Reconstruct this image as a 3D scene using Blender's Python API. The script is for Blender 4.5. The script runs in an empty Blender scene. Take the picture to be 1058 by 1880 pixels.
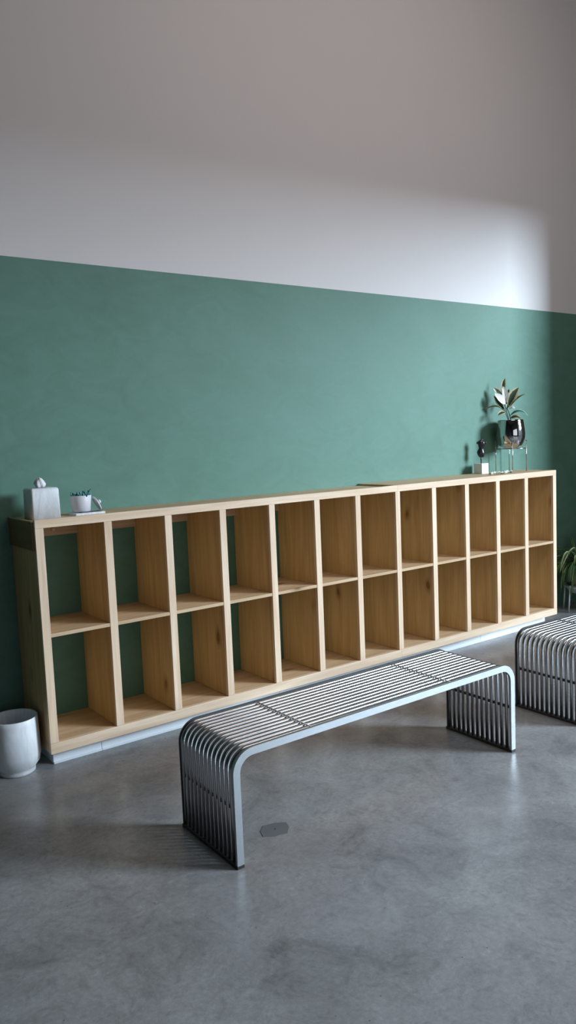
import bpy, bmesh, math, random
from mathutils import Vector, Matrix
random.seed(7)
scene = bpy.context.scene
COL = scene.collection
PI = math.pi

# ------------------------------------------------------------------ helpers
def new_bm():
    bm = bmesh.new(); bm.loops.layers.uv.new('UVMap'); return bm

def add_box(bm, x0, x1, y0, y1, z0, z1, bevel=0.0, seg=2):
    vs = [bm.verts.new(p) for p in ((x0,y0,z0),(x1,y0,z0),(x1,y1,z0),(x0,y1,z0),(x0,y0,z1),(x1,y0,z1),(x1,y1,z1),(x0,y1,z1))]
    fs = [bm.faces.new([vs[i] for i in q]) for q in ((3,2,1,0),(4,5,6,7),(0,1,5,4),(1,2,6,5),(2,3,7,6),(3,0,4,7))]
    if bevel > 0:
        es = list({e for f in fs for e in f.edges})
        bmesh.ops.bevel(bm, geom=es, offset=bevel, segments=seg, profile=0.5, affect='EDGES')
    return vs

def sweep(bm, pts, radius, seg=12, ups=None, caps=True, section=None, smooth=True):
    """sweep a circle (or a closed 2D section) along pts; radius may be a list"""
    pts = [Vector(p) for p in pts]; n = len(pts)
    rad = radius if isinstance(radius, (list, tuple)) else [radius]*n
    up = Vector(ups) if ups else None
    rings = []
    prev = None
    for i, p in enumerate(pts):
        t = (pts[min(i+1,n-1)] - pts[max(i-1,0)]).normalized()
        if up is not None: s = t.cross(up).normalized()
        else:
            if prev is None:
                a = Vector((0,0,1)) if abs(t.z) < .9 else Vector((1,0,0)); s = t.cross(a).normalized()
            else: s = (prev - t*prev.dot(t)).normalized()
        prev = s
        b = s.cross(t).normalized()
        if section: ring = [bm.verts.new(p + s*u + b*v) for u, v in section]
        else: ring = [bm.verts.new(p + (s*math.cos(2*PI*k/seg) + b*math.sin(2*PI*k/seg))*rad[i]) for k in range(seg)]
        rings.append(ring)
    m = len(rings[0])
    for a, b in zip(rings[:-1], rings[1:]):
        for k in range(m):
            f = bm.faces.new((a[k], a[(k+1)%m], b[(k+1)%m], b[k])); f.smooth = smooth
    if caps:
        bm.faces.new(list(reversed(rings[0]))); bm.faces.new(rings[-1])

def lathe(bm, prof, seg=48, c=(0,0,0), smooth=True, close=True):
    """revolve (r, z) profile"""
    rings = []
    for r, z in prof:
        if r < 1e-5: rings.append([bm.verts.new((c[0], c[1], c[2]+z))])
        else: rings.append([bm.verts.new((c[0]+r*math.cos(2*PI*k/seg), c[1]+r*math.sin(2*PI*k/seg), c[2]+z)) for k in range(seg)])
    for a, b in zip(rings[:-1], rings[1:]):
        for k in range(seg):
            if len(a) == 1 and len(b) == 1: continue
            if len(a) == 1: f = bm.faces.new((a[0], b[(k+1)%seg], b[k]))
            elif len(b) == 1: f = bm.faces.new((a[k], a[(k+1)%seg], b[0]))
            else: f = bm.faces.new((a[k], a[(k+1)%seg], b[(k+1)%seg], b[k]))
            f.smooth = smooth

def link(name, bm, mat, parent=None, loc=(0,0,0), autosmooth=False):
    bmesh.ops.recalc_face_normals(bm, faces=bm.faces[:])
    me = bpy.data.meshes.new(name); bm.to_mesh(me); bm.free()
    if mat: me.materials.append(mat)
    o = bpy.data.objects.new(name, me); o.location = loc
    COL.objects.link(o)
    if parent: o.parent = parent
    return o

def empty(name, loc, label, cat, group=None, rz=0):
    o = bpy.data.objects.new(name, None); COL.objects.link(o)
    o.empty_display_size = .05; o.location = loc; o.rotation_euler = (0,0,rz)
    return tag(o, label, cat, group)

def tag(o, label, cat, group=None):
    o['label'] = label; o['category'] = cat
    if group: o['group'] = group
    return o

def box_part(name, x0, x1, y0, y1, z0, z1, mat, parent=None, bevel=.0015, base=(0,0,0)):
    """a box given in world coordinates, its origin at its own centre"""
    c = ((x0+x1)/2, (y0+y1)/2, (z0+z1)/2)
    bm = new_bm(); add_box(bm, x0-c[0], x1-c[0], y0-c[1], y1-c[1], z0-c[2], z1-c[2], bevel)
    return link(name, bm, mat, parent, (c[0]-base[0], c[1]-base[1], c[2]-base[2]))

def struct(o): o['kind'] = 'structure'; return o

# ------------------------------------------------------------------ materials
class NT:
    def __init__(s, name):
        s.m = bpy.data.materials.new(name); s.m.use_nodes = True
        s.t = s.m.node_tree; s.b = s.t.nodes['Principled BSDF']
    def n(s, typ, **kw):
        nd = s.t.nodes.new(typ)
        for k, v in kw.items():
            if k in nd.inputs: nd.inputs[k].default_value = v
            else: setattr(nd, k, v)
        return nd
    def l(s, a, b): s.t.links.new(a, b)
    def coords(s, scale=(1,1,1), rnd=True, rot=(0,0,0)):
        tc = s.n('ShaderNodeTexCoord'); mp = s.n('ShaderNodeMapping')
        mp.inputs['Scale'].default_value = scale; mp.inputs['Rotation'].default_value = rot
        src = tc.outputs['Object']
        if rnd:
            oi = s.n('ShaderNodeObjectInfo'); mu = s.n('ShaderNodeMath', operation='MULTIPLY'); mu.inputs[1].default_value = 37.
            s.l(oi.outputs['Random'], mu.inputs[0])
            ad = s.n('ShaderNodeVectorMath', operation='ADD'); s.l(src, ad.inputs[0]); s.l(mu.outputs[0], ad.inputs[1]); src = ad.outputs[0]
        s.l(src, mp.inputs['Vector']); return mp.outputs[0]
    def noise(s, vec, scale, detail=4, rough=.5, dist=0):
        nd = s.n('ShaderNodeTexNoise'); nd.inputs['Scale'].default_value = scale; nd.inputs['Detail'].default_value = detail
        nd.inputs['Roughness'].default_value = rough; nd.inputs['Distortion'].default_value = dist
        s.l(vec, nd.inputs['Vector']); return nd.outputs['Fac']
    def ramp(s, fac, stops):
        r = s.n('ShaderNodeValToRGB'); e = r.color_ramp.elements
        while len(e) < len(stops): e.new(.5)
        for el, (p, c) in zip(e, stops):
            el.position = p; el.color = (c[0], c[1], c[2], 1) if isinstance(c, (tuple, list)) else (c, c, c, 1)
        s.l(fac, r.inputs['Fac']); return r.outputs['Color']
    def mix(s, fac, a, b, mode='MIX'):
        m = s.n('ShaderNodeMix', data_type='RGBA', blend_type=mode)
        for sock, v in ((m.inputs[0], fac), (m.inputs[6], a), (m.inputs[7], b)):
            if isinstance(v, (int, float)): sock.default_value = v if sock.name == 'Factor' else (v, v, v, 1)
            elif isinstance(v, (tuple, list)): sock.default_value = (v[0], v[1], v[2], 1)
            else: s.l(v, sock)
        return m.outputs[2]
    def bump(s, h, strength=.2, dist=.002):
        b = s.n('ShaderNodeBump'); b.inputs['Strength'].default_value = strength; b.inputs['Distance'].default_value = dist
        s.l(h, b.inputs['Height']); s.l(b.outputs[0], s.b.inputs['Normal'])
    def set(s, color=None, rough=None, metal=None, spec=None):
        for k, v in (('Base Color', color), ('Roughness', rough), ('Metallic', metal), ('Specular IOR Level', spec)):
            if v is None: continue
            if isinstance(v, (int, float)): s.b.inputs[k].default_value = v
            elif isinstance(v, (tuple, list)): s.b.inputs[k].default_value = (v[0], v[1], v[2], 1)
            else: s.l(v, s.b.inputs[k])
        return s.m

def plain(name, c, rough=.5, metal=0, spec=.5): return NT(name).set(c, rough, metal, spec)

def wood(name, axis, lo, hi, knots=True, rough=.5):
    t = NT(name)
    sc = [14, 14, 14]; sc[axis] = 1.1
    v = t.coords(tuple(sc))
    g1 = t.noise(v, 1.6, 5, .6, .6)
    sc2 = [90, 90, 90]; sc2[axis] = 3
    g2 = t.noise(t.coords(tuple(sc2)), 1.0, 3, .6)
    c1 = t.ramp(g1, [(.3, lo), (.52, [(a+b)/2 for a, b in zip(lo, hi)]), (.72, hi)])
    c2 = t.mix(.30, c1, t.ramp(g2, [(.3, (.62,.55,.5)), (.65, (1,1,1))]), 'MULTIPLY')
    if knots:
        sk = [8, 8, 8]; sk[axis] = 4
        vo = t.n('ShaderNodeTexVoronoi'); vo.inputs['Scale'].default_value = .55; vo.inputs['Randomness'].default_value = 1
        nz = t.n('ShaderNodeTexNoise'); nz.inputs['Scale'].default_value = 2.5
        base = t.coords(tuple(sk)); t.l(base, nz.inputs['Vector'])
        add = t.n('ShaderNodeVectorMath', operation='MULTIPLY_ADD'); add.inputs[1].default_value = (.18,.18,.18)
        t.l(nz.outputs['Color'], add.inputs[0]); t.l(base, add.inputs[2]); t.l(add.outputs[0], vo.inputs['Vector'])
        c2 = t.mix(t.ramp(vo.outputs['Distance'], [(.05, 1.0), (.085, .45), (.16, 0.0)]), c2, (lo[0]*.45, lo[1]*.34, lo[2]*.28))
    t.bump(g2, .12, .001)
    return t.set(c2, rough, 0, .35)

LO, HI = (.50,.335,.19), (.70,.515,.33)
W = [wood('pine_grain_x', 0, LO, HI), wood('pine_grain_y', 1, LO, HI), wood('pine_grain_z', 2, LO, HI)]
EDGE = [wood('pine_strip_x', 0, (.70,.50,.33), (.89,.71,.54), False), None, wood('pine_strip_z', 2, (.70,.50,.33), (.89,.71,.54), False)]
PLY = wood('panel_grain_z', 2, (.52,.335,.155), (.70,.485,.255))
DARKPLY = wood('stained_ply_y', 1, (.17,.105,.045), (.26,.17,.08), False)

def make_paint():
    t = NT('two_tone_wall_paint')
    tc = t.n('ShaderNodeTexCoord'); sp = t.n('ShaderNodeSeparateXYZ'); t.l(tc.outputs['Object'], sp.inputs[0])
    st = t.n('ShaderNodeMath', operation='GREATER_THAN'); st.inputs[1].default_value = 2.415; t.l(sp.outputs['Z'], st.inputs[0])
    v = t.coords((1,1,1), False)
    a = t.noise(v, 1.3, 6, .62, .8); b = t.noise(t.coords((1,1,1.8), False, (0,.5,0)), 4.2, 5, .65, 1.4)
    g = t.mix(.5, t.ramp(a, [(.3, 0.), (.7, 1.)]), t.ramp(b, [(.35, 0.), (.65, 1.)]))
    green = t.mix(g, (.070,.175,.122), (.112,.240,.186))
    white = t.mix(a, (.68,.655,.65), (.72,.70,.695))
    rr = t.mix(st.outputs[0], t.ramp(b, [(.3, .56), (.7, .62)]), .65)
    return t.set(t.mix(st.outputs[0], green, white), rr, 0, .5)
PAINT = make_paint()

def make_concrete():
    t = NT('polished_concrete')
    v = t.coords((1,1,1), False)
    big = t.noise(v, .9, 6, .6, .4); mid = t.noise(v, 3.4, 7, .68, .9); fine = t.noise(v, 60, 4, .7)
    sw = t.noise(t.coords((1,1,1), False, (0,0,.6)), 9, 8, .75, 3.0)
    c = t.mix(t.ramp(big, [(.35, 0.), (.65, 1.)]), (.262,.260,.264), (.372,.370,.376))
    c = t.mix(.9, c, t.ramp(mid, [(.30, .55), (.44, .85), (.56, 1.0), (.72, 1.10)]), 'MULTIPLY')
    c = t.mix(.7, c, t.ramp(sw, [(.36, .72), (.5, 1.0), (.58, 1.0), (.66, 1.2)]), 'MULTIPLY')
    c = t.mix(.6, c, t.ramp(fine, [(.3, .72), (.55, 1.0), (.7, 1.25)]), 'MULTIPLY')
    # small specks of aggregate
    vo = t.n('ShaderNodeTexVoronoi'); vo.inputs['Scale'].default_value = 14; t.l(v, vo.inputs['Vector'])
    c = t.mix(t.ramp(vo.outputs['Distance'], [(.02, .8), (.045, 0.)]), c, (.05,.05,.05))
    t.bump(mid, .04, .003)
    return t.set(c, t.ramp(mid, [(.3, .36), (.7, .24)]), 0, .5)
CONC = make_concrete()

def make_marble(name, base=(.86,.88,.89), vein=(.66,.69,.72), sc=5, rough=.4):
    t = NT(name)
    v = t.coords((1,1,.35))
    n = t.noise(v, sc, 6, .7, 2.5)
    return t.set(t.mix(t.ramp(n, [(.36, 0.), (.5, .9), (.64, 0.)]), base, vein), rough, 0, .5)

def make_steel(name, c, r0, r1, sc=(3,200,3)):
    t = NT(name)
    n = t.noise(t.coords(sc, False), 2, 3, .6)
    return t.set(c, t.ramp(n, [(.3, r0), (.7, r1)]), 1.0)
STEEL = make_steel('brushed_steel_tube', (.47,.47,.48), .22, .27, (2,2,2))
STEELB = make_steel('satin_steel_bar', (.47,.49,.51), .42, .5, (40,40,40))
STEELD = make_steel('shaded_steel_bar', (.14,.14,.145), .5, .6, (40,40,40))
RODM = plain('welded_cross_rod', (.80,.80,.80), .5, .3)
DARKM = plain('dark_steel_plate', (.05,.047,.045), .5, .6)
CHROME = plain('mirror_nickel', (.60,.57,.56), .06, 1.0)
WIRE = plain('nickel_wire', (.50,.48,.47), .22, 1.0)
WHITE = plain('white_plinth_laminate', (.82,.86,.90), .45)
BLACK = plain('black_bronze', (.012,.012,.018), .28, 0, .6)
MARBLE = make_marble('white_veined_marble')
STONEW = make_marble('grey_white_stone', (.74,.76,.78), (.60,.62,.65), 4, .5)
CERAM = plain('white_ceramic', (.70,.70,.74), .45)
TISSUE = plain('tissue_paper', (.82,.80,.84), .9, 0, .2)
SOIL = plain('potting_soil', (.03,.022,.016), .95)

def make_leaf(name, mid, edge, w=.30, rough=.4):
    t = NT(name)
    uv = t.n('ShaderNodeUVMap'); sp = t.n('ShaderNodeSeparateXYZ'); t.l(uv.outputs[0], sp.inputs[0])
    s = t.n('ShaderNodeMath', operation='SUBTRACT'); s.inputs[1].default_value = .5; t.l(sp.outputs['X'], s.inputs[0])
    a = t.n('ShaderNodeMath', operation='ABSOLUTE'); t.l(s.outputs[0], a.inputs[0])
    nz = t.noise(t.coords((1,1,1)), 45, 3, .6)
    m = t.n('ShaderNodeMath', operation='MULTIPLY_ADD'); m.inputs[1].default_value = .22; t.l(nz, m.inputs[0]); t.l(a.outputs[0], m.inputs[2])
    f = t.ramp(m.outputs[0], [(w+.08, 0.), (w+.13, 1.)])
    mm = t.mix(nz, mid, [c*1.8 for c in mid])
    return t.set(t.mix(f, mm, edge), rough, 0, .5)
LEAFV = make_leaf('variegated_leaf', (.018,.035,.018), (.50,.46,.27), .27)
LEAFW = make_leaf('cream_leaf', (.22,.27,.20), (.80,.78,.74), .05)
LEAFG = make_leaf('blue_green_leaf', (.03,.10,.08), (.30,.50,.45), .33)
SPID = make_leaf('spider_leaf', (.022,.075,.022), (.12,.22,.09), .33)
SPIDW = make_leaf('spider_leaf_pale', (.10,.20,.08), (.42,.48,.30), .20)
STEM = plain('green_stem', (.035,.06,.03), .5)

def make_glass():
    t = NT('window_glass'); nt = t.t
    tr = t.n('ShaderNodeBsdfTransparent'); gl = t.n('ShaderNodeBsdfGlossy'); gl.inputs['Roughness'].default_value = .02
    fr = t.n('ShaderNodeFresnel'); fr.inputs['IOR'].default_value = 1.45
    ge = t.n('ShaderNodeNewGeometry'); mr = t.n('ShaderNodeMapRange'); mr.inputs['To Min'].default_value = 1.45; mr.inputs['To Max'].default_value = 1/1.45
    t.l(ge.outputs['Backfacing'], mr.inputs['Value']); t.l(mr.outputs[0], fr.inputs['IOR'])
    mx = t.n('ShaderNodeMixShader'); t.l(fr.outputs[0], mx.inputs[0]); t.l(tr.outputs[0], mx.inputs[1]); t.l(gl.outputs[0], mx.inputs[2])
    t.l(mx.outputs[0], nt.nodes['Material Output'].inputs['Surface']); return t.m
GLASS = make_glass()

# ------------------------------------------------------------------ room shell
XL, XR, YF, ZC = -4.0, 5.62, -9.0, 5.3
def wallbox(name, x0, x1, y0, y1, z0, z1, mat):
    bm = new_bm(); add_box(bm, x0, x1, y0, y1, z0, z1); return struct(link(name, bm, mat))
WDARK = plain('dim_side_wall', (.05,.05,.05), .8)
WGREY = plain('grey_wall', (.16,.15,.14), .8)
CEIL = plain('exposed_ceiling', (.16,.155,.15), .9)
wallbox('floor', XL-.2, XR+.2, YF-.2, .2, -.1, 0, CONC)
wallbox('ceiling', XL-.2, XR+.2, YF-.2, .2, ZC, ZC+.1, CEIL)
wallbox('wall_back', XL-.2, XR+.2, 0, .15, 0, ZC, PAINT)
wallbox('wall_left', XL-.2, XL, YF, 0, 0, ZC, WDARK)
# right wall with the shop window, front wall opened for an added fill window
WY0, WY1, WZ0, WZ1 = -1.20, -8.3, .12, 3.30
bm = new_bm()
add_box(bm, XR, XR+.2, WY0, 0, 0, ZC); add_box(bm, XR, XR+.2, YF, WY1, 0, ZC)
add_box(bm, XR, XR+.2, WY1, WY0, WZ1, ZC); add_box(bm, XR, XR+.2, WY1, WY0, 0, WZ0)
struct(link('wall_right', bm, WGREY))
FX0, FX1 = -1.0, 4.6
bm = new_bm()
add_box(bm, XL-.2, FX0, YF-.2, YF, 0, ZC); add_box(bm, FX1, XR+.2, YF-.2, YF, 0, ZC)
add_box(bm, FX0, FX1, YF-.2, YF, 3.2, ZC); add_box(bm, FX0, FX1, YF-.2, YF, 0, .4)
struct(link('wall_front', bm, WGREY))
FRAME = plain('black_window_frame', (.03,.03,.03), .5)
bm = new_bm()
for k in range(3):
    y = (WY0, -6.6, WY1)[k]; y = min(max(y, WY1+.025), WY0-.025)
    add_box(bm, XR+.07, XR+.13, y-.025, y+.025, WZ0, WZ1)
add_box(bm, XR+.07, XR+.13, WY1+.05, WY0-.05, WZ0, WZ0+.05); add_box(bm, XR+.07, XR+.13, WY1+.05, WY0-.05, WZ1-.05, WZ1)
w1 = struct(link('window_1', bm, FRAME))
bm = new_bm(); add_box(bm, XR+.095, XR+.101, WY1+.03, WY0-.03, WZ0+.03, WZ1-.03); link('pane', bm, GLASS, w1)
bm = new_bm()
for k in range(4):
    x = FX0 + (FX1-FX0)*k/3; x = min(max(x, FX0+.025), FX1-.025)
    add_box(bm, x-.025, x+.025, YF-.13, YF-.07, .4, 3.2)
add_box(bm, FX0+.05, FX1-.05, YF-.13, YF-.07, .4, .45); add_box(bm, FX0+.05, FX1-.05, YF-.13, YF-.07, 3.15, 3.2)
w2 = struct(link('fill_window', bm, FRAME))  # unseen window, added behind the camera to let in fill light
bm = new_bm(); add_box(bm, FX0+.03, FX1-.03, YF-.101, YF-.095, .43, 3.17); link('pane', bm, GLASS, w2)

# ------------------------------------------------------------------ cubby shelving
D = -.3697; ZT, ZB = 1.1747, .0826; TH = .039; TB = .039; BBZ = .1335
S = 1.1727
X0, X1 = .689, 4.577
DX = [v*S for v in (.8672,1.1399,1.4114,1.6796,1.9487,2.2140,2.4938,2.7702,3.0408,3.3139,3.5829)]
JOINT = DX[6] + TH/2
MZ1, MZ0 = .646, .629

def unit(name, x0, x1, dividers, ztop, label, left_cleat, back_cleat):
    base = (x0, D, 0)
    root = empty(name, base, label, 'cubby shelf', 'pine cubby units along the green wall')
    P = lambda n, a, b, c, d, e, f, m, bv=.0012: box_part(n, a, b, c, d, e, f, m, root, bv, base)
    ED = D + .020          # the solid edging strips are 20 mm deep
    half0 = TH if left_cleat else TH/2; half1 = TH/2 if left_cleat else TH
    # top board, lip, bottom board
    P('top_board', x0, x1, ED, -.002, ztop-.020, ztop, W[0])
    P('top_edge_strip', x0, x1, D, ED-.0003, ZT-TB, ZT, EDGE[0])
    P('bottom_board', x0, x1, ED, -.002, ZB, BBZ-.001, W[0])
    P('bottom_edge_strip', x0, x1, D, ED-.0003, ZB, BBZ-.001, EDGE[0])
    # uprights: thinner ply panel behind a solid face strip
    ups = [(x0, x0+half0, 'side_panel')] + [(a, a+TH, 'divider') for a in dividers] + [(x1-half1, x1, 'side_panel')]
    for a, b, nm in ups:
        z1 = ztop - .0205
        pm = P(nm, a, b, ED, -.002, BBZ, z1, PLY)
        c = ((a+b)/2, (D+ED)/2, 0)
        bm = new_bm(); add_box(bm, a-c[0], b-c[0], D-c[1]+.0003, ED-c[1]-.0003, BBZ, ZT-TB-.0002, .001)
        s = link('face_strip', bm, EDGE[2], pm); s.location = (c[0]-(a+b)/2, c[1]-(ED-.002)/2, -(BBZ+z1)/2)
    # mid shelves
    for (a, b, _), (c, d, _) in zip(ups[:-1], ups[1:]):
        P('shelf', b+.0003, c-.0003, D+.002, -.002, MZ0, MZ1, W[0])
        if back_cleat: P('back_cleat', b+.0003, c-.0003, -.024, -.003, 1.058, ztop-.0205, W[0])
    if back_cleat:
        P('hanging_peg', .878, .892, -.045, -.0245, 1.082, 1.098, EDGE[0])
    if left_cleat:
        P('side_cleat', x0-.009, x0-.0003, D+.022, -.002, 1.034, ztop, DARKPLY)
        P('side_cleat', x0-.009, x0-.0003, D+.022, -.002, ztop+.0003, ztop+.0065, W[1], .0005)
    # plinth under it
    px0 = .7247 if left_cleat else x0+.0005; px1 = x1-.0005 if left_cleat else 4.549
    pf = -.2854
    segs = [(px0, .967), (.9685, 2.05), (2.0515, px1)] if left_cleat else [(px0, 3.8), (3.8015, px1)]
    for a, b in segs:
        pl = P('plinth', a, b, pf+.005, -.004, .0, ZB-.0003, WHITE, .002)
        bm = new_bm(); add_box(bm, -(b-a)/2, (b-a)/2, -.0045, .0045, 0, .009, .002)
        s = link('base_bead', bm, WHITE, pl); s.location = (0, (pf+.0005)-(pf+.005-.004)/2, -(ZB-.0003)/2)
    return root

unit('cubby_shelf', X0, JOINT, DX[:6], 1.1635, 'long pale pine cubby shelf unit of seven bays, left one, showing green wall behind', True, True)
unit('cubby_shelf', JOINT, X1, DX[7:], 1.1745, 'pale pine cubby shelf unit of five bays, right one, under the potted plant', False, False)

# ------------------------------------------------------------------ slatted steel benches
BW, BL, BH, TUB = .4037, 1.534, .4247, .0090
def u_path(off, L, H, R, n=10):
    """centre line of the bent profile, 'off' inside the outer outline"""
    r = R - off; pts = [(off, 0.012)]
    for k in range(n+1):
        a = PI - (PI/2)*k/n; pts.append((R + r*math.cos(a), H-R + r*math.sin(a)))
    for k in range(n+1):
        a = PI/2 - (PI/2)*k/n; pts.append((L-R + r*math.cos(a), H-R + r*math.sin(a)))
    pts.append((L-off, 0.012)); return pts
def make_bench():
    root = empty('slatted_bench', (.912+BL/2, -1.4157, 0), 'brushed steel tube slat bench, whole, in the middle of the concrete floor', 'bench', 'steel slat benches')
    n = 13; hw = BW/2
    for i in range(n):
        y = -hw + .0075 + .02915*(i+1)
        bm = new_bm(); sweep(bm, [(a-BL/2, 0, b) for a, b in u_path(.013, BL, BH-.001, .085)], TUB, 20, ups=(0,1,0))
        o = link('tube_slat', bm, STEEL, root, (0, y, 0))
    for s in (-1, 1):
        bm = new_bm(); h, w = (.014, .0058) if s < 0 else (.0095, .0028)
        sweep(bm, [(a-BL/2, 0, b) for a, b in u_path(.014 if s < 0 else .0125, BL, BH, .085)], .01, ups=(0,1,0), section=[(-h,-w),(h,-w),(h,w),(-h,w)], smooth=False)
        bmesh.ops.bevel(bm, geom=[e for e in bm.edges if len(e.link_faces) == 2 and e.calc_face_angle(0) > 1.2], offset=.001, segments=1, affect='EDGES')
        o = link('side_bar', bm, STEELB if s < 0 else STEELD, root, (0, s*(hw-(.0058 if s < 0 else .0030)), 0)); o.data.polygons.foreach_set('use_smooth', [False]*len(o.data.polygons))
    for s in (-1, 1):
        bm = new_bm(); add_box(bm, -.015, .015, -hw, hw, 0, .012, .001)
        link('foot_plate', bm, DARKM, root, (s*(BL/2-.014), 0, 0))
        bm = new_bm(); add_box(bm, -.003, .003, -hw+.011, hw-.011, -.007, .007, .0008)
        link('cross_strap', bm, DARKM, root, (s*(BL/2-.0135), 0, .211))
    for x in (-.405, .36):
        bm = new_bm(); sweep(bm, [(0, -hw+.011, 0), (0, hw-.011, 0)], .003, 8)
        link('cross_rod', bm, RODM, root, (x, 0, BH-.0065))
    return root
def dup(root, loc, label):
    r = root.copy(); COL.objects.link(r); r.location = loc; r['label'] = label
    for ch in list(root.children):
        c = ch.copy(); COL.objects.link(c); c.parent = r
        for g in ch.children:
            d = g.copy(); COL.objects.link(d); d.parent = c
    return r
bench = make_bench()
dup(bench, (2.928+BL/2, -1.4477, 0), 'brushed steel tube slat bench at the right, cut by the photo edge')

# ------------------------------------------------------------------ floor plug
bm = new_bm()
r = [.070, .058, .066, .058, .068, .058, .070, .060]
vs = [bm.verts.new((r[k]*math.cos(2*PI*k/8+.3), r[k]*.82*math.sin(2*PI*k/8+.3), 0)) for k in range(8)]
top = bm.faces.new(vs); ex = bmesh.ops.extrude_face_region(bm, geom=[top])
for v in ex['geom']:
    if isinstance(v, bmesh.types.BMVert): v.co.z += .0012
t = NT('mortar_patch'); nz = t.noise(t.coords((1,1,1)), 40, 5, .7); MORT = t.set(t.mix(nz, (.12,.125,.13), (.17,.175,.18)), .5)
plug = tag(link('floor_plug', bm, MORT, None, (1.172, -1.472, 0)), 'dark grey eight-sided mortar patch on the concrete floor beside the bench', 'floor patch')
bm = new_bm(); lathe(bm, [(0,.0022),(.003,.0022),(.0035,.0012)], 12); link('screw', bm, DARKM, plug, (.003,.002,0))

# ------------------------------------------------------------------ tissue box
tb = empty('tissue_box', (.789, -.185, 1.1637), 'white marbled cube tissue box cover at the left end of the shelf top', 'tissue box')
bm = new_bm()
add_box(bm, -.068, .068, -.065, .065, 0, .147)
for v in bm.verts:
    if v.co.z > .1: v.co.x *= .972; v.co.y *= .972
es = [e for e in bm.edges if abs(e.verts[0].co.x-e.verts[1].co.x) < .02 and abs(e.verts[0].co.y-e.verts[1].co.y) < .02]
bmesh.ops.bevel(bm, geom=es, offset=.010, segments=4, profile=.5, affect='EDGES')
es = [e for e in bm.edges if e.verts[0].co.z > .14 and e.verts[1].co.z > .14]
bmesh.ops.bevel(bm, geom=es, offset=.014, segments=4, profile=.5, affect='EDGES')
for f in bm.faces: f.smooth = True
c = link('cover', bm, MARBLE, tb)
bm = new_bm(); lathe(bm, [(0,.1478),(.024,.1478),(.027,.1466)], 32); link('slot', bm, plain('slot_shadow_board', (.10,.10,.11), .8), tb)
bm = new_bm()
rings = []; seg = 26
for j, (rr, z) in enumerate([(.010,.144),(.019,.151),(.022,.163),(.018,.177),(.011,.187),(.003,.191)]):
    ring = []
    for k in range(seg):
        a = 2*PI*k/seg; f = 1 + .22*math.sin(5*a+j*.5) + .12*math.sin(9*a+1.3*j)
        ring.append(bm.verts.new((rr*f*math.cos(a)*1.05 - .004*j/5, rr*f*math.sin(a)*.7, z+.004*math.sin(3*a))))
    rings.append(ring)
for a, b in zip(rings[:-1], rings[1:]):
    for k in range(seg): f = bm.faces.new((a[k], a[(k+1)%seg], b[(k+1)%seg], b[k])); f.smooth = True
bm.faces.new(rings[-1])
link('tissue', bm, TISSUE, tb)

# ------------------------------------------------------------------ tile with succulent pot and lid
tile = empty('marble_tile', (1.005, -.19, 1.1637), 'thin white square stone tile on the shelf top under the succulent pot', 'tile')
bm = new_bm(); add_box(bm, -.075, .075, -.055, .055, 0, .012, .002); link('slab', bm, MARBLE, tile)
bm = new_bm(); add_box(bm, -.045, .062, -.050, .0, .0122, .0150, .001); link('dark_inlay', bm, plain('slate_inlay', (.09,.09,.11), .4), tile)
pot = empty('succulent_pot', (.982, -.185, 1.1790), 'small white tapered pot with teal succulent on the stone tile', 'potted plant')
bm = new_bm(); lathe(bm, [(0,0),(.040,0),(.0435,.003),(.049,.04),(.0505,.078),(.049,.080),(.0475,.078),(.046,.066),(0,.066)], 48); link('bowl', bm, CERAM, pot)
TEAL = [plain('teal_leaf_pale', (.16,.42,.42), .5), plain('teal_leaf_dark', (.015,.07,.09), .5), plain('teal_leaf_mid', (.06,.22,.24), .5)]
def bead_leaf(bm, c, d, L, w):
    d = Vector(d).normalized(); c = Vector(c)
    sweep(bm, [c, c+d*L*.25, c+d*L*.6, c+d*L*.88, c+d*L], [w*.35, w*.8, w, w*.6, w*.08], 8)
for mi, (m, cnt) in enumerate(zip(TEAL, (34, 26, 30))):
    bm = new_bm()
    for k in range(cnt):
        a = random.uniform(0, 2*PI); r = .042*math.sqrt(random.random()); z = .064 + random.uniform(0, .012)
        h = random.uniform(.013, .028) + (.012 if r*math.cos(a) > .02 and random.random() < .4 else 0)
        bead_leaf(bm, (r*math.cos(a), r*math.sin(a), z), (math.cos(a)*.5+random.uniform(-.4,.4), math.sin(a)*.5+random.uniform(-.4,.4), 1), h, random.uniform(.003, .005))
    link('succulent_leaves', bm, m, pot)
lid = empty('pot_lid', (1.054, -.205, 1.1790), 'round white knobbed lid leaning against the small succulent pot', 'lid')
bm = new_bm(); lathe(bm, [(0,-.0035),(.036,-.0035),(.038,0),(.036,.0035),(0,.005)], 40)
q = Vector((math.sin(math.radians(62)), -.10, math.cos(math.radians(62)))).normalized().to_track_quat('Z', 'Y').to_matrix().to_4x4()
up = q @ Vector((0,0,0))
M = Matrix.Translation((0, 0, .0362)) @ q
bmesh.ops.transform(bm, matrix=M, verts=bm.verts); link('disc', bm, CERAM, lid)
bm = new_bm(); lathe(bm, [(0,.004),(.005,.004),(.005,.009),(.010,.013),(.010,.018),(.006,.022),(0,.023)], 24)
bmesh.ops.transform(bm, matrix=M, verts=bm.verts); link('knob', bm, CERAM, lid)

# ------------------------------------------------------------------ waste bin
bm = new_bm()
prof = [(0,0),(.078,0),(.082,.003),(.083,.012),(.081,.020),(.087,.028),(.104,.050),(.111,.085),(.1105,.15),(.108,.235),(.1065,.262),
        (.1045,.264),(.1025,.262),(.104,.235),(.1065,.15),(.106,.09),(.099,.055),(.07,.035),(0,.033)]
lathe(bm, prof, 64)
tag(link('waste_bin', bm, STONEW, None, (.566, -.245, 0)), 'round off-white footed waste bin on the floor beside the shelf', 'bin')

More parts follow.
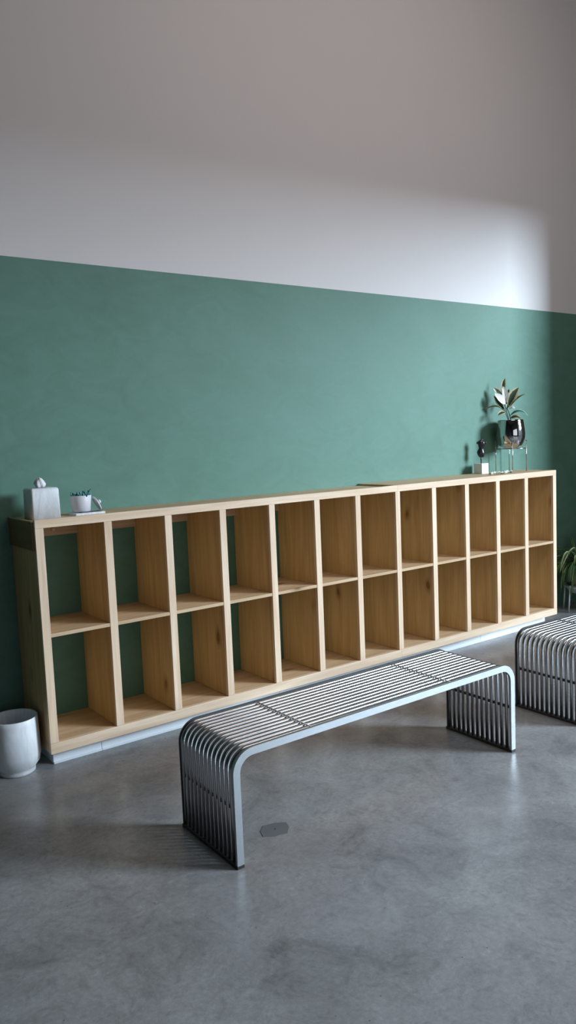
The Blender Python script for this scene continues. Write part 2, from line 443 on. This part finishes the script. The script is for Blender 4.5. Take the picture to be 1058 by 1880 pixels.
# ------------------------------------------------------------------ torso sculpture
ZS = 1.1747
tor = empty('torso_sculpture', (4.075, -.085, ZS), 'small black torso sculpture on a white cube base beside the plant stand', 'sculpture')
bm = new_bm(); add_box(bm, -.037, .037, -.037, .037, 0, .075, .001); link('cube_base', bm, plain('white_cube_paint', (.80,.79,.77), .5), tor)
bm = new_bm(); sweep(bm, [(0,0,.075), (0,0,.135)], .004, 10); link('rod', bm, BLACK, tor)
bm = new_bm()
# (z, half width, half depth, x shift, y shift)
sec = [(.118,.004,.005,.004,0),(.121,.017,.013,.004,0),(.132,.023,.017,.002,.001),(.146,.027,.020,-.001,.002),(.160,.027,.020,-.003,.001),(.174,.021,.016,-.001,0),
       (.186,.018,.014,.003,-.001),(.200,.022,.017,.005,-.002),(.214,.025,.019,.005,-.002),(.226,.026,.018,.004,0),(.236,.025,.014,.003,.001),(.243,.016,.010,.004,.001),(.248,.008,.008,.007,0),(.258,.006,.006,.010,0),(.260,.002,.002,.011,0)]
RV = Vector((.81,-.59,0)); DV = Vector((-.59,-.81,0))
rings = []
for z, a, b, sx, sy in sec:
    ring = []
    for k in range(24):
        t_ = 2*PI*k/24; cx, sy_ = math.cos(t_), math.sin(t_)
        cleft = 1 - (.22*max(0, 1-abs(cx)*4)*(z < .15) if sy_ > 0 else 0)
        chest = 1 + (.22*max(0, math.cos((abs(cx)-.5)*4)) if (.198 < z < .228 and sy_ > .2) else 0)
        p = RV*(a*cx+sx) + DV*(b*sy_*cleft*chest+sy)
        ring.append(bm.verts.new((p.x, p.y, z)))
    rings.append(ring)
for a, b in zip(rings[:-1], rings[1:]):
    for k in range(24): f = bm.faces.new((a[k], a[(k+1)%24], b[(k+1)%24], b[k])); f.smooth = True
bm.faces.new(rings[0]); bm.faces.new(rings[-1])
for s in (-1, 1):      # arm stumps
    p = RV*(.022*s+.004)
    sweep(bm, [(p.x, p.y, .232), (p.x+RV.x*.007*s, p.y+RV.y*.007*s, .226), (p.x+RV.x*.009*s, p.y+RV.y*.009*s, .217)], [.007,.0075,.004], 12)
link('torso', bm, BLACK, tor)

# ------------------------------------------------------------------ bead garland on the shelf top
GAR = [plain('pale_stone_bead', (.62,.66,.58), .5), ]
t = NT('pale_bead'); nz = t.noise(t.coords((1,1,1), False), 60, 2); BEAD = t.set(t.mix(t.ramp(nz, [(.42,0.),(.58,1.)]), (.20,.24,.18), (.60,.64,.56)), .45)
bm = new_bm()
for k in range(24):
    u = k/23; x = 3.965 + .235*u; y = -.262 + .018*math.sin(u*9); r = random.uniform(.0115, .0145)
    res_ = bmesh.ops.create_icosphere(bm, subdivisions=2, radius=r)
    for v in res_['verts']: v.co = Vector((v.co.x*1.2, v.co.y, v.co.z*.85)) + Vector((x-4.08, y+.262, r*.85))
for f in bm.faces: f.smooth = True
gar = tag(link('bead_garland', bm, BEAD, None, (4.08, -.262, ZS)), 'string of pale grey-green beads lying between the sculpture and plant stand', 'garland')

# ------------------------------------------------------------------ plant stand, pot, plant
PX, PY = 4.362, -.128
st = empty('plant_stand', (PX, PY, ZS), 'thin nickel wire plant stand with four legs holding the mirrored pot', 'plant stand')
vd = Vector((.79,.61,0)); pd = Vector((-.61,.79,0)); R_ = .112
legs = [vd*R_*.98 + pd*.012, pd*R_*.98, -vd*R_ - pd*.012, -pd*R_]
for l in legs:
    bm = new_bm(); sweep(bm, [(0,0,0),(0,0,.232)], .0033, 10); link('leg', bm, WIRE, st, (l.x, l.y, 0))
bm = new_bm(); ringp = [(.111*math.cos(2*PI*k/48), .111*math.sin(2*PI*k/48), .171) for k in range(49)]; sweep(bm, ringp, .0028, 8, caps=False); link('ring', bm, WIRE, st)
bm = new_bm()
sweep(bm, [legs[0]+Vector((0,0,.171)), legs[2]+Vector((0,0,.171))], .0025, 8); sweep(bm, [legs[1]+Vector((0,0,.1711)), legs[3]+Vector((0,0,.1711))], .0025, 8)
link('cross_wire', bm, WIRE, st)
pp = empty('rubber_plant', (PX, PY, ZS+.1745), 'variegated rubber plant in a mirrored metal pot on the wire stand', 'potted plant')
bm = new_bm()
lathe(bm, [(0,0),(.035,.0),(.062,.006),(.084,.022),(.098,.048),(.105,.080),(.106,.11),(.102,.150),(.094,.205),(.092,.211),(.090,.211),(.091,.2),(.094,.18),(0,.18)], 64)
link('pot', bm, CHROME, pp)
bm = new_bm(); lathe(bm, [(.0925,.181),(.06,.186),(0,.188)], 32); link('soil', bm, SOIL, pp)

def bez(p0, p1, p2, n=12):
    return [p0*(1-t)**2 + p1*2*t*(1-t) + p2*t*t for t in [k/n for k in range(n+1)]]
def leaf(bm, p0, p1, p2, w, nrm, fold=.25, thick=.0008, peak=.5, n=12):
    uvl = bm.loops.layers.uv[0]
    sp = bez(Vector(p0), Vector(p1), Vector(p2), n); nrm = Vector(nrm).normalized(); rows = []
    for i, p in enumerate(sp):
        t = i/n; tan = (sp[min(i+1,n)]-sp[max(i-1,0)]).normalized()
        side = tan.cross(nrm); side = side.normalized() if side.length > 1e-4 else Vector((1,0,0))
        nn = side.cross(tan)
        tt = t**(math.log(.5)/math.log(peak)) if 0 < t < 1 else t
        ww = w*.5*(math.sin(PI*tt)**.8) + .0006
        rows.append([(p + side*ww*u + nn*abs(u)*ww*fold, (u*.5+.5, t)) for u in (-1,-.5,0,.5,1)])
    def grid(off, flip):
        g = [[bm.verts.new(c + off) for c, _ in r] for r in rows]
        for i in range(len(g)-1):
            for k in range(4):
                q = [(i,k),(i,k+1),(i+1,k+1),(i+1,k)]
                if flip: q.reverse()
                f = bm.faces.new([g[a][b] for a, b in q]); f.smooth = True
                for lp, (a, b) in zip(f.loops, q): lp[uvl].uv = rows[a][b][1]
    grid(nrm*thick/2, False); grid(-nrm*thick/2, True)
H = Vector((.81,-.59,0)); T = Vector((-.62,-.78,0)); UPV = Vector((0,0,1)); SC = 1/248/8.82
def pl(u, v, c=0.0):       # plant-local point, from its height and sideways offset
    p = H*((u-655)*SC) + UPV*((745-v)*SC + .205) + T*c
    p.y = min(p.y, -PY-.012); return p
TOWARD = T + UPV*.15
def lf(mat, a, m, b, w, nrm, **kw):
    bm = new_bm(); leaf(bm, pl(*a), pl(*m), pl(*b), w, nrm, **kw); o = link('leaf', bm, mat, pp); return o
def stem(a, m, b, r=.0035):
    bm = new_bm(); pts = bez(pl(*a), pl(*m), pl(*b), 8); pts[0].z = .184; sweep(bm, pts, r, 8); link('stem', bm, STEM, pp)
stem((640,760,0), (600,620,0), (565,470,.0)); stem((665,760,-.005), (655,640,0), (600,540,.0)); stem((620,760,.01), (590,660,.01), (545,520,.0), .0028)
lf(LEAFV, (560,300,-.01), (530,170,-.01), (585,55,-.015), .036, TOWARD)
lf(LEAFW, (570,475,.01), (500,400,.03), (395,290,.02), .055, TOWARD+UPV*.5)
lf(LEAFW, (575,470,.0), (590,330,.015), (535,185,.01), .046, TOWARD)
lf(LEAFV, (540,330,-.01), (470,270,-.01), (385,200,-.0), .046, TOWARD+UPV*.2)
lf(LEAFV, (555,560,-.01), (500,470,-.02), (400,330,-.02), .036, TOWARD-UPV*.3)
lf(LEAFV, (640,510,.0), (650,350,.01), (800,215,.0), .072, TOWARD-UPV*.1)
lf(LEAFV, (650,520,.01), (740,370,.02), (905,322,.0), .030, UPV*1+TOWARD*.35)
lf(LEAFV, (555,595,.0), (460,450,.01), (232,543,.0), .034, UPV+TOWARD*.5)
lf(LEAFV, (570,610,.01), (500,600,.04), (420,655,.06), .038, TOWARD+UPV*.6)
lf(LEAFG, (655,665,.0), (790,520,.02), (935,688,.02), .036, UPV*.8+TOWARD*.6)
lf(LEAFV, (650,715,.01), (720,650,.03), (805,725,.04), .036, TOWARD+UPV*.6)
lf(LEAFW, (640,560,.01), (680,500,.02), (720,550,.02), .018, TOWARD+UPV*.3)
lf(LEAFV, (600,560,-.02), (660,450,-.04), (720,380,-.05), .040, TOWARD)
lf(LEAFV, (600,480,-.01), (620,360,-.01), (650,230,-.02), .034, TOWARD-H*.8)

# ------------------------------------------------------------------ spider plant behind the shelf end
CX, CY = 5.115, -.235
fs = empty('plant_stand', (CX, CY, 0), 'pale metal four-legged floor stand beyond the right end of the shelf', 'plant stand')
for a in (2.95, 1.38+.55, 4.5, 6.0):
    bm = new_bm(); p = Vector((math.cos(a), math.sin(a), 0))
    sweep(bm, [p*.150, p*.143+Vector((0,0,.10)), p*.135+Vector((0,0,.218))], .006, 10); link('leg', bm, plain('pale_grey_metal', (.55,.56,.60), .35, .4), fs)
bm = new_bm(); sweep(bm, [(.136*math.cos(2*PI*k/40), .136*math.sin(2*PI*k/40), .205) for k in range(41)], .006, 8, caps=False); link('ring', bm, plain('pale_grey_metal', (.55,.56,.60), .35, .4), fs)
sp_ = empty('spider_plant', (CX, CY, .165), 'spider plant with long arching leaves in a pale pot beyond the shelf end', 'potted plant')
bm = new_bm(); lathe(bm, [(0,-.02),(.07,-.02),(.105,-.005),(.122,.022),(.127,.05),(.124,.052),(.115,.03),(0,.02)], 40); link('saucer_bowl', bm, plain('grey_bowl', (.30,.31,.33), .5), sp_)
bm = new_bm(); lathe(bm, [(0,.022),(.075,.022),(.092,.10),(.105,.215),(.107,.225),(.102,.225),(.098,.205),(0,.205)], 40); link('pot', bm, make_marble('tan_stone_pot', (.36,.32,.24), (.22,.19,.15), 12, .8), sp_)
bm = new_bm(); lathe(bm, [(.097,.206),(.05,.212),(0,.214)], 24); link('soil', bm, SOIL, sp_)
rnd = random.Random(3)
for k in range(98):
    a = 2*PI*k/98*7 + rnd.uniform(-.2,.2); el = rnd.uniform(.15, 1.35); L = rnd.uniform(.24, .52)
    if k % 3 == 0: a = PI + rnd.uniform(-.7, 1.0)
    d = Vector((math.cos(a)*math.cos(el), math.sin(a)*math.cos(el), math.sin(el)))
    out = Vector((math.cos(a), math.sin(a), 0))
    p0 = out*rnd.uniform(.0,.05) + Vector((0,0,.21)); p1 = p0 + d*L*.75; p2 = p0 + out*L*rnd.uniform(.55,.95) + Vector((0,0,L*(math.sin(el)*.9-.55-rnd.uniform(0,.35))))
    lim = -CY-.02
    for p in (p1, p2): p.y = min(p.y, lim + (0 if p is p1 else 0)); p.x = max(min(p.x, XR-CX-.03), -.5)
    p2.z = max(p2.z, .0)
    # keep clear of the shelf's end panel
    if p2.y > D-CY-.01 and p2.x < X1-CX+.03: p2.x = X1-CX+.03
    if p1.x < X1-CX+.03: p1.x = X1-CX+.03
    bm = new_bm(); leaf(bm, p0, p1, p2, rnd.uniform(.014, .024), Vector((0,0,1))+out*.2, .35, .0006, .35, 12)
    link('leaf', bm, SPIDW if k % 7 == 0 else SPID, sp_)

# ------------------------------------------------------------------ camera (solved from the photograph)
f_px = 1412.55; yw, pt, rl = map(math.radians, (35.9613, -5.5586, -2.362))
F = Vector((math.sin(yw)*math.cos(pt), math.cos(yw)*math.cos(pt), math.sin(pt)))
R0 = Vector((math.cos(yw), -math.sin(yw), 0)); U0 = R0.cross(F)
Rr = R0*math.cos(rl) + U0*math.sin(rl); Uu = -R0*math.sin(rl) + U0*math.cos(rl)
cam = bpy.data.cameras.new('camera'); co = bpy.data.objects.new('camera', cam); COL.objects.link(co)
M = Matrix((Rr, Uu, -F)).transposed().to_4x4(); M.translation = Vector((-.4066, -3.821, 1.5)); co.matrix_world = M
cam.sensor_fit = 'VERTICAL'; cam.sensor_height = 36; cam.lens = f_px/1880*36; cam.clip_start = .05
scene.camera = co

# ------------------------------------------------------------------ light
def area(name, loc, target, sx, sy, power, color, spread=PI):
    l = bpy.data.lights.new(name, 'AREA'); l.shape = 'RECTANGLE'; l.size = sx; l.size_y = sy; l.energy = power; l.color = color; l.spread = spread
    o = bpy.data.objects.new(name, l); COL.objects.link(o); o.location = loc
    o.rotation_euler = (Vector(target)-Vector(loc)).to_track_quat('-Z', 'Y').to_euler(); return o
KD = Vector((.75,-.66,.27))
area('bright_sky_over_street', Vector((12.92,-12.4,5.96)), (2.8,-.6,1.4), 4.1, 5.0, 4700, (.70,.86,1.0))
area('front_fill_light', ((FX0+FX1)/2, YF-.3, 1.8), ((FX0+FX1)/2, 0, 1.5), 5.4, 2.7, 40, (.85,.92,1.0))  # added fill from behind the camera, brightens the front faces
area('warm_ceiling_fill', (3.0, -2.8, ZC-.15), (2.8, -.6, 1.5), 2.6, 1.6, 62, (1.0,.85,.78))  # unseen overhead source, added as warm fill for the upper wall
w = bpy.data.worlds.new('sky'); scene.world = w; w.use_nodes = True
w.node_tree.nodes['Background'].inputs[0].default_value = (.62,.78,1.0,1); w.node_tree.nodes['Background'].inputs[1].default_value = .25

scene.cycles.use_denoising = True
try: scene.cycles.denoiser = 'OPENIMAGEDENOISE'
except Exception: pass
scene.cycles.max_bounces = 10; scene.cycles.diffuse_bounces = 5; scene.cycles.sample_clamp_indirect = 6
scene.view_settings.view_transform = 'Standard'; scene.view_settings.look = 'None'
scene.view_settings.exposure = 0.27; scene.view_settings.gamma = 1
scene.view_settings.use_curve_mapping = False
